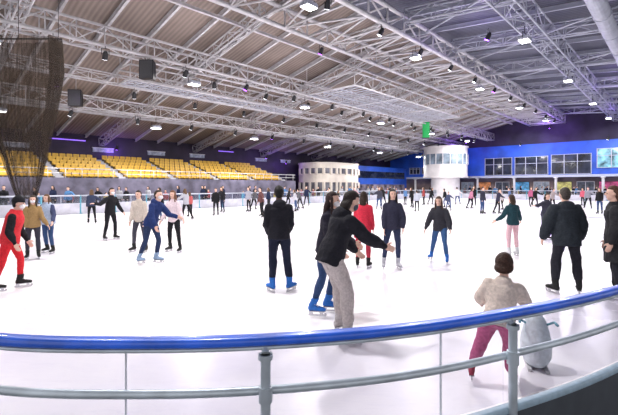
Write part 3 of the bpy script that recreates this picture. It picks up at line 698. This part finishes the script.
person(G(391, 269), 1.60, 178, 'person in dark jacket and jeans with long black hair', lean=2, hl=.3, hair=(.015, .01, .01), top=(.03, .03, .055), bot=(.03, .04, .09), boots=(.5, .5, .55), aL=((.3, .1, -1), (-.1, .4, -1)), lL=NLg, lR=WID)
person(G(439, 262), 1.49, 150, 'person in charcoal jacket and blue jeans gliding on skates', lean=14, hl=.2, hair=(.06, .03, .02), top=(.035, .035, .045), bot=(.04, .10, .24), puff=.03, aL=((.4, .1, -1), (.2, .6, -.8)), aR=((.4, .1, -1), (.3, .3, -.9)), lL=((.15, .4, -1), (.1, -.25, -1), 0), lR=((.2, -.15, -1), (.3, -.45, -1), -8), boots=BLUEB)
person(G(513, 256), 1.46, 10, 'person in dark teal jacket and pink trousers with arms out', lean=4, hl=.12, hair=(.05, .03, .02), top=(.015, .05, .065), bot=(.7, .45, .50), aL=((.45, .1, -1), (.5, .5, -.5)), aR=((.45, .1, -1), (.5, .5, -.5)), boots=(.6, .6, .62))
person(G(545, 240), 1.45, 200, 'person in dark jacket with one arm stretched out', lean=8, top=(.04, .04, .06), bot=(.05, .05, .08), aR=((.9, .1, -.3), (.95, .1, 0)), hl=.1)
person(G(567, 294), 1.64, -8, 'person in loose black jacket and dark trousers seen from behind', lean=5, hair=(.06, .05, .045), top=(.022, .028, .036), bot=(.02, .02, .028), puff=.06, hem=-.18, hood=True, bpuff=.016, aL=((.4, .1, -1), (.15, .35, -.9)), aR=((.35, .1, -1), (.1, .4, -.9)), lL=((.16, .05, -1), (.08, -.08, -1), 0, 20), lR=((.16, .05, -1), (.08, -.08, -1), 0, 20))
person(G(618, 299), 1.66, 60, 'person in long black coat with brown hair', lean=3, hl=.1, hair=(.09, .045, .03), top=(.022, .022, .026), bot=(.02, .02, .03), hem=-.4, puff=.04)
person(G(504, 386), 1.13, -28, 'small child in cream fleece jacket and pink trousers leaning forward', lean=20, roll=6, child=True, head=(0, 0), hair=(.04, .018, .012), hl=.05, top=(.62, .53, .47), bot=(.52, .12, .25), boots=(.38, .05, .09), puff=.045, bpuff=.022, hood=True,
       aL=((.45, .3, -.9), (.1, .8, -.5)), aR=((.35, .6, -.7), (.1, .9, -.3)), lL=((.35, .1, -1), (.35, -.35, -1), 0), lR=((.1, .3, -1), (.1, -.1, -1), 0))

# skating aid
e = empty('skating_aid', G(536, 366), math.radians(-20), label='pale rounded plastic skating aid with handles on the ice', category='skating aid')
m = MB(); X_, Y_ = Vector((1, 0, 0)), Vector((0, 1, 0)); q = .82
m.loft([(Vector((0, 0, .03))*q, X_*.10*q, Y_*.14*q), (Vector((0, 0, .12))*q, X_*.15*q, Y_*.19*q), (Vector((0, .0, .28))*q, X_*.16*q, Y_*.18*q), (Vector((0, .02, .42))*q, X_*.13*q, Y_*.14*q), (Vector((0, .03, .52))*q, X_*.10*q, Y_*.11*q), (Vector((0, .03, .59))*q, X_*.05*q, Y_*.05*q)], 20)
o = m.build('body', mat('aid_plastic', (.66, .74, .77), .35), parent=e); add_mods(o, .01, 0, 6)
for sx in (-1, 1):
    m = MB(); m.chain([(Vector((sx*.08, 0, .46))*q, .01), (Vector((sx*.17, -.04, .52))*q, .01), (Vector((sx*.18, -.14, .52))*q, .012)]); m.build('handle', mat('aid_handle', (.10, .30, .38), .4), parent=e, smooth=True)
    m = MB(); m.box((sx*.07, 0, .012), (.03, .3, .022)); m.build('runner', mat('aid_runner', (.6, .6, .6), .4), parent=e)

# mid/far skaters (irregular clusters)
far = [(216, 216, 1.55, 180, BLK, BLK), (223, 213, 1.5, 150, BLK, NAVY), (263, 218, 1.5, 90, (.12, .05, .05), BLK), (269, 211, 1.5, 20, NAVY, BLK), (301, 209, 1.5, 0, GREY, BLK), (296, 212, 1.3, 90, (.5, .5, .55), JEAN),
       (482, 214, 1.5, 200, (.03, .03, .05), JEAN), (469, 209, 1.5, 200, (.5, .2, .3), BLK), (498, 214, 1.5, 170, (.03, .03, .06), BLK), (531, 206, 1.4, 90, (.4, .1, .2), BLK), (458, 205, 1.5, 0, WHT, JEAN), (413, 208, 1.5, 90, BLK, BLK), (405, 205, 1.5, 180, (.1, .2, .4), BLK),
       (379, 210, 1.5, 120, (.05, .05, .07), JEAN), (590, 209, 1.5, 60, (.25, .25, .3), BLK), (424, 205, 1.5, 90, (.3, .05, .05), BLK), (447, 208, 1.5, 30, BLK, JEAN), (185, 221, 1.4, 20, (.4, .4, .45), BLK), (249, 212, 1.5, 90, (.3, .3, .35), BLK), (287, 207, 1.5, 200, BLK, BLK), (553, 210, 1.5, 200, (.35, .3, .3), BLK), (600, 214, 1.4, 100, BLK, JEAN),
       (332, 206, 1.5, 30, (.5, .45, .4), BLK), (337, 209, 1.3, 210, BLK, BLK), (510, 207, 1.5, 0, (.1, .15, .3), BLK), (92, 224, 1.4, 30, (.03, .04, .08), BLK), (162, 221, 1.5, 90, BLK, JEAN), (190, 217, 1.3, 10, (.45, .1, .1), BLK), (253, 210, 1.5, 180, GREY, BLK), (308, 206, 1.5, 90, NAVY, BLK),
       (417, 212, 1.3, 0, (.4, .42, .5), BLK), (430, 205, 1.5, 200, BLK, BLK), (450, 211, 1.3, 100, (.05, .06, .12), JEAN), (474, 206, 1.5, 90, BLK, BLK), (503, 210, 1.3, 40, (.45, .4, .4), BLK), (536, 208, 1.5, 180, BLK, BLK), (583, 206, 1.5, 90, (.5, .1, .15), BLK), (384, 206, 1.5, 0, BLK, BLK), (356, 206, 1.5, 90, (.5, .3, .35), BLK)]
cname = lambda c: 'black' if max(c) < .02 else 'dark' if max(c) < .08 else 'red' if c[0] > 2*c[2] and c[0] > .1 else 'pale' if min(c) > .38 else 'blue' if c[2] > c[0]*1.2 else 'grey' if max(c)-min(c) < .08 else 'muted'
for i, (u, v, h, yw, t, bt) in enumerate(far):
    kk = (i*5+i//3) % 4
    person(G(u, v), h+.05*((i*7) % 4), yw+17*(i % 5), 'skater in %s jacket and %s trousers' % (cname(t), cname(bt)), lean=[4, 16, 9, 22][kk], top=t, bot=bt, hl=.2*(i % 2), lL=[NLg, SKF, WID, ((.1, .5, -1), (.08, -.3, -1), 0)][kk], lR=[NLg, ((.1, -.2, -1), (.1, -.4, -1), -8), ((.3, -.1, -1), (.3, -.3, -1), -4), ((.12, -.1, -1), (.1, -.8, -.8), -25)][kk], aL=[NA, NA, OUT, ((.5, -.4, -.8), (.6, -.3, -.6))][kk], aR=[NA, OUT, NA, ((.2, .8, -.6), (.1, 1, -.1))][kk], level=2, hair=[(.03, .02, .015), (.12, .07, .04)][i % 2])
protos = []
for i in range(96):
    if i < 58: p = AB(4+i*.78+random.uniform(-.8, .8), 27.2+random.uniform(0, 2.0), 0)
    else: p = AB(55.6+random.uniform(0, 3.2), 2.0+(i-58)*.72+random.uniform(-.6, .6), 0)
    if (p-AB(53.9, 24.2)).length < 3.6: continue
    t = random.choice([BLK, NAVY, (.3, .05, .06), (.4, .4, .43), (.08, .2, .4), (.45, .35, .1), (.5, .2, .3), GREY]); p.z = -.06
    if len(protos) < 10:
        protos.append(person(p, [1.75, 1.45, 1.65, 1.3, 1.7][i % 5], random.uniform(140, 260), 'spectator in %s jacket standing behind the rink barrier' % cname(t), lean=[3, 12, 5][i % 3], top=t, bot=BLK, level=2, hl=.2*(i % 2), aL=[NA, OUT, NA][i % 3], group='spectators behind the barrier'))
    else: dup(protos[random.randrange(10)], p, rot=random.uniform(-.9, .9))

# apply modifiers
bpy.context.view_layer.update()
dg = bpy.context.evaluated_depsgraph_get()
old = {}
for o in POST:
    old[o.data.name] = bpy.data.meshes.new_from_object(o.evaluated_get(dg), depsgraph=dg)
todo = [(o, old[o.data.name]) for o in bpy.data.objects if o.type == 'MESH' and o.data.name in old]
for o, me in todo:
    mt = o.data.materials[0]; o.modifiers.clear(); o.data = me
    if len(me.materials) == 0: me.materials.append(mt)
    else: me.materials[0] = mt

# ---------------- world & camera
w = bpy.data.worlds.new('World'); sc.world = w; w.use_nodes = True
bg = w.node_tree.nodes['Background']; bg.inputs[0].default_value = (.95, .92, .97, 1); bg.inputs[1].default_value = 1.15
cam = bpy.data.cameras.new('Camera'); co = bpy.data.objects.new('Camera', cam); COL.objects.link(co); sc.camera = co
co.location = (0, 0, EYE); co.rotation_euler = (math.radians(90), 0, 0)
cam.sensor_width = 36; cam.lens = F/618*36; cam.shift_y = (V0-207.5)/618; cam.clip_start = .05; cam.clip_end = 300
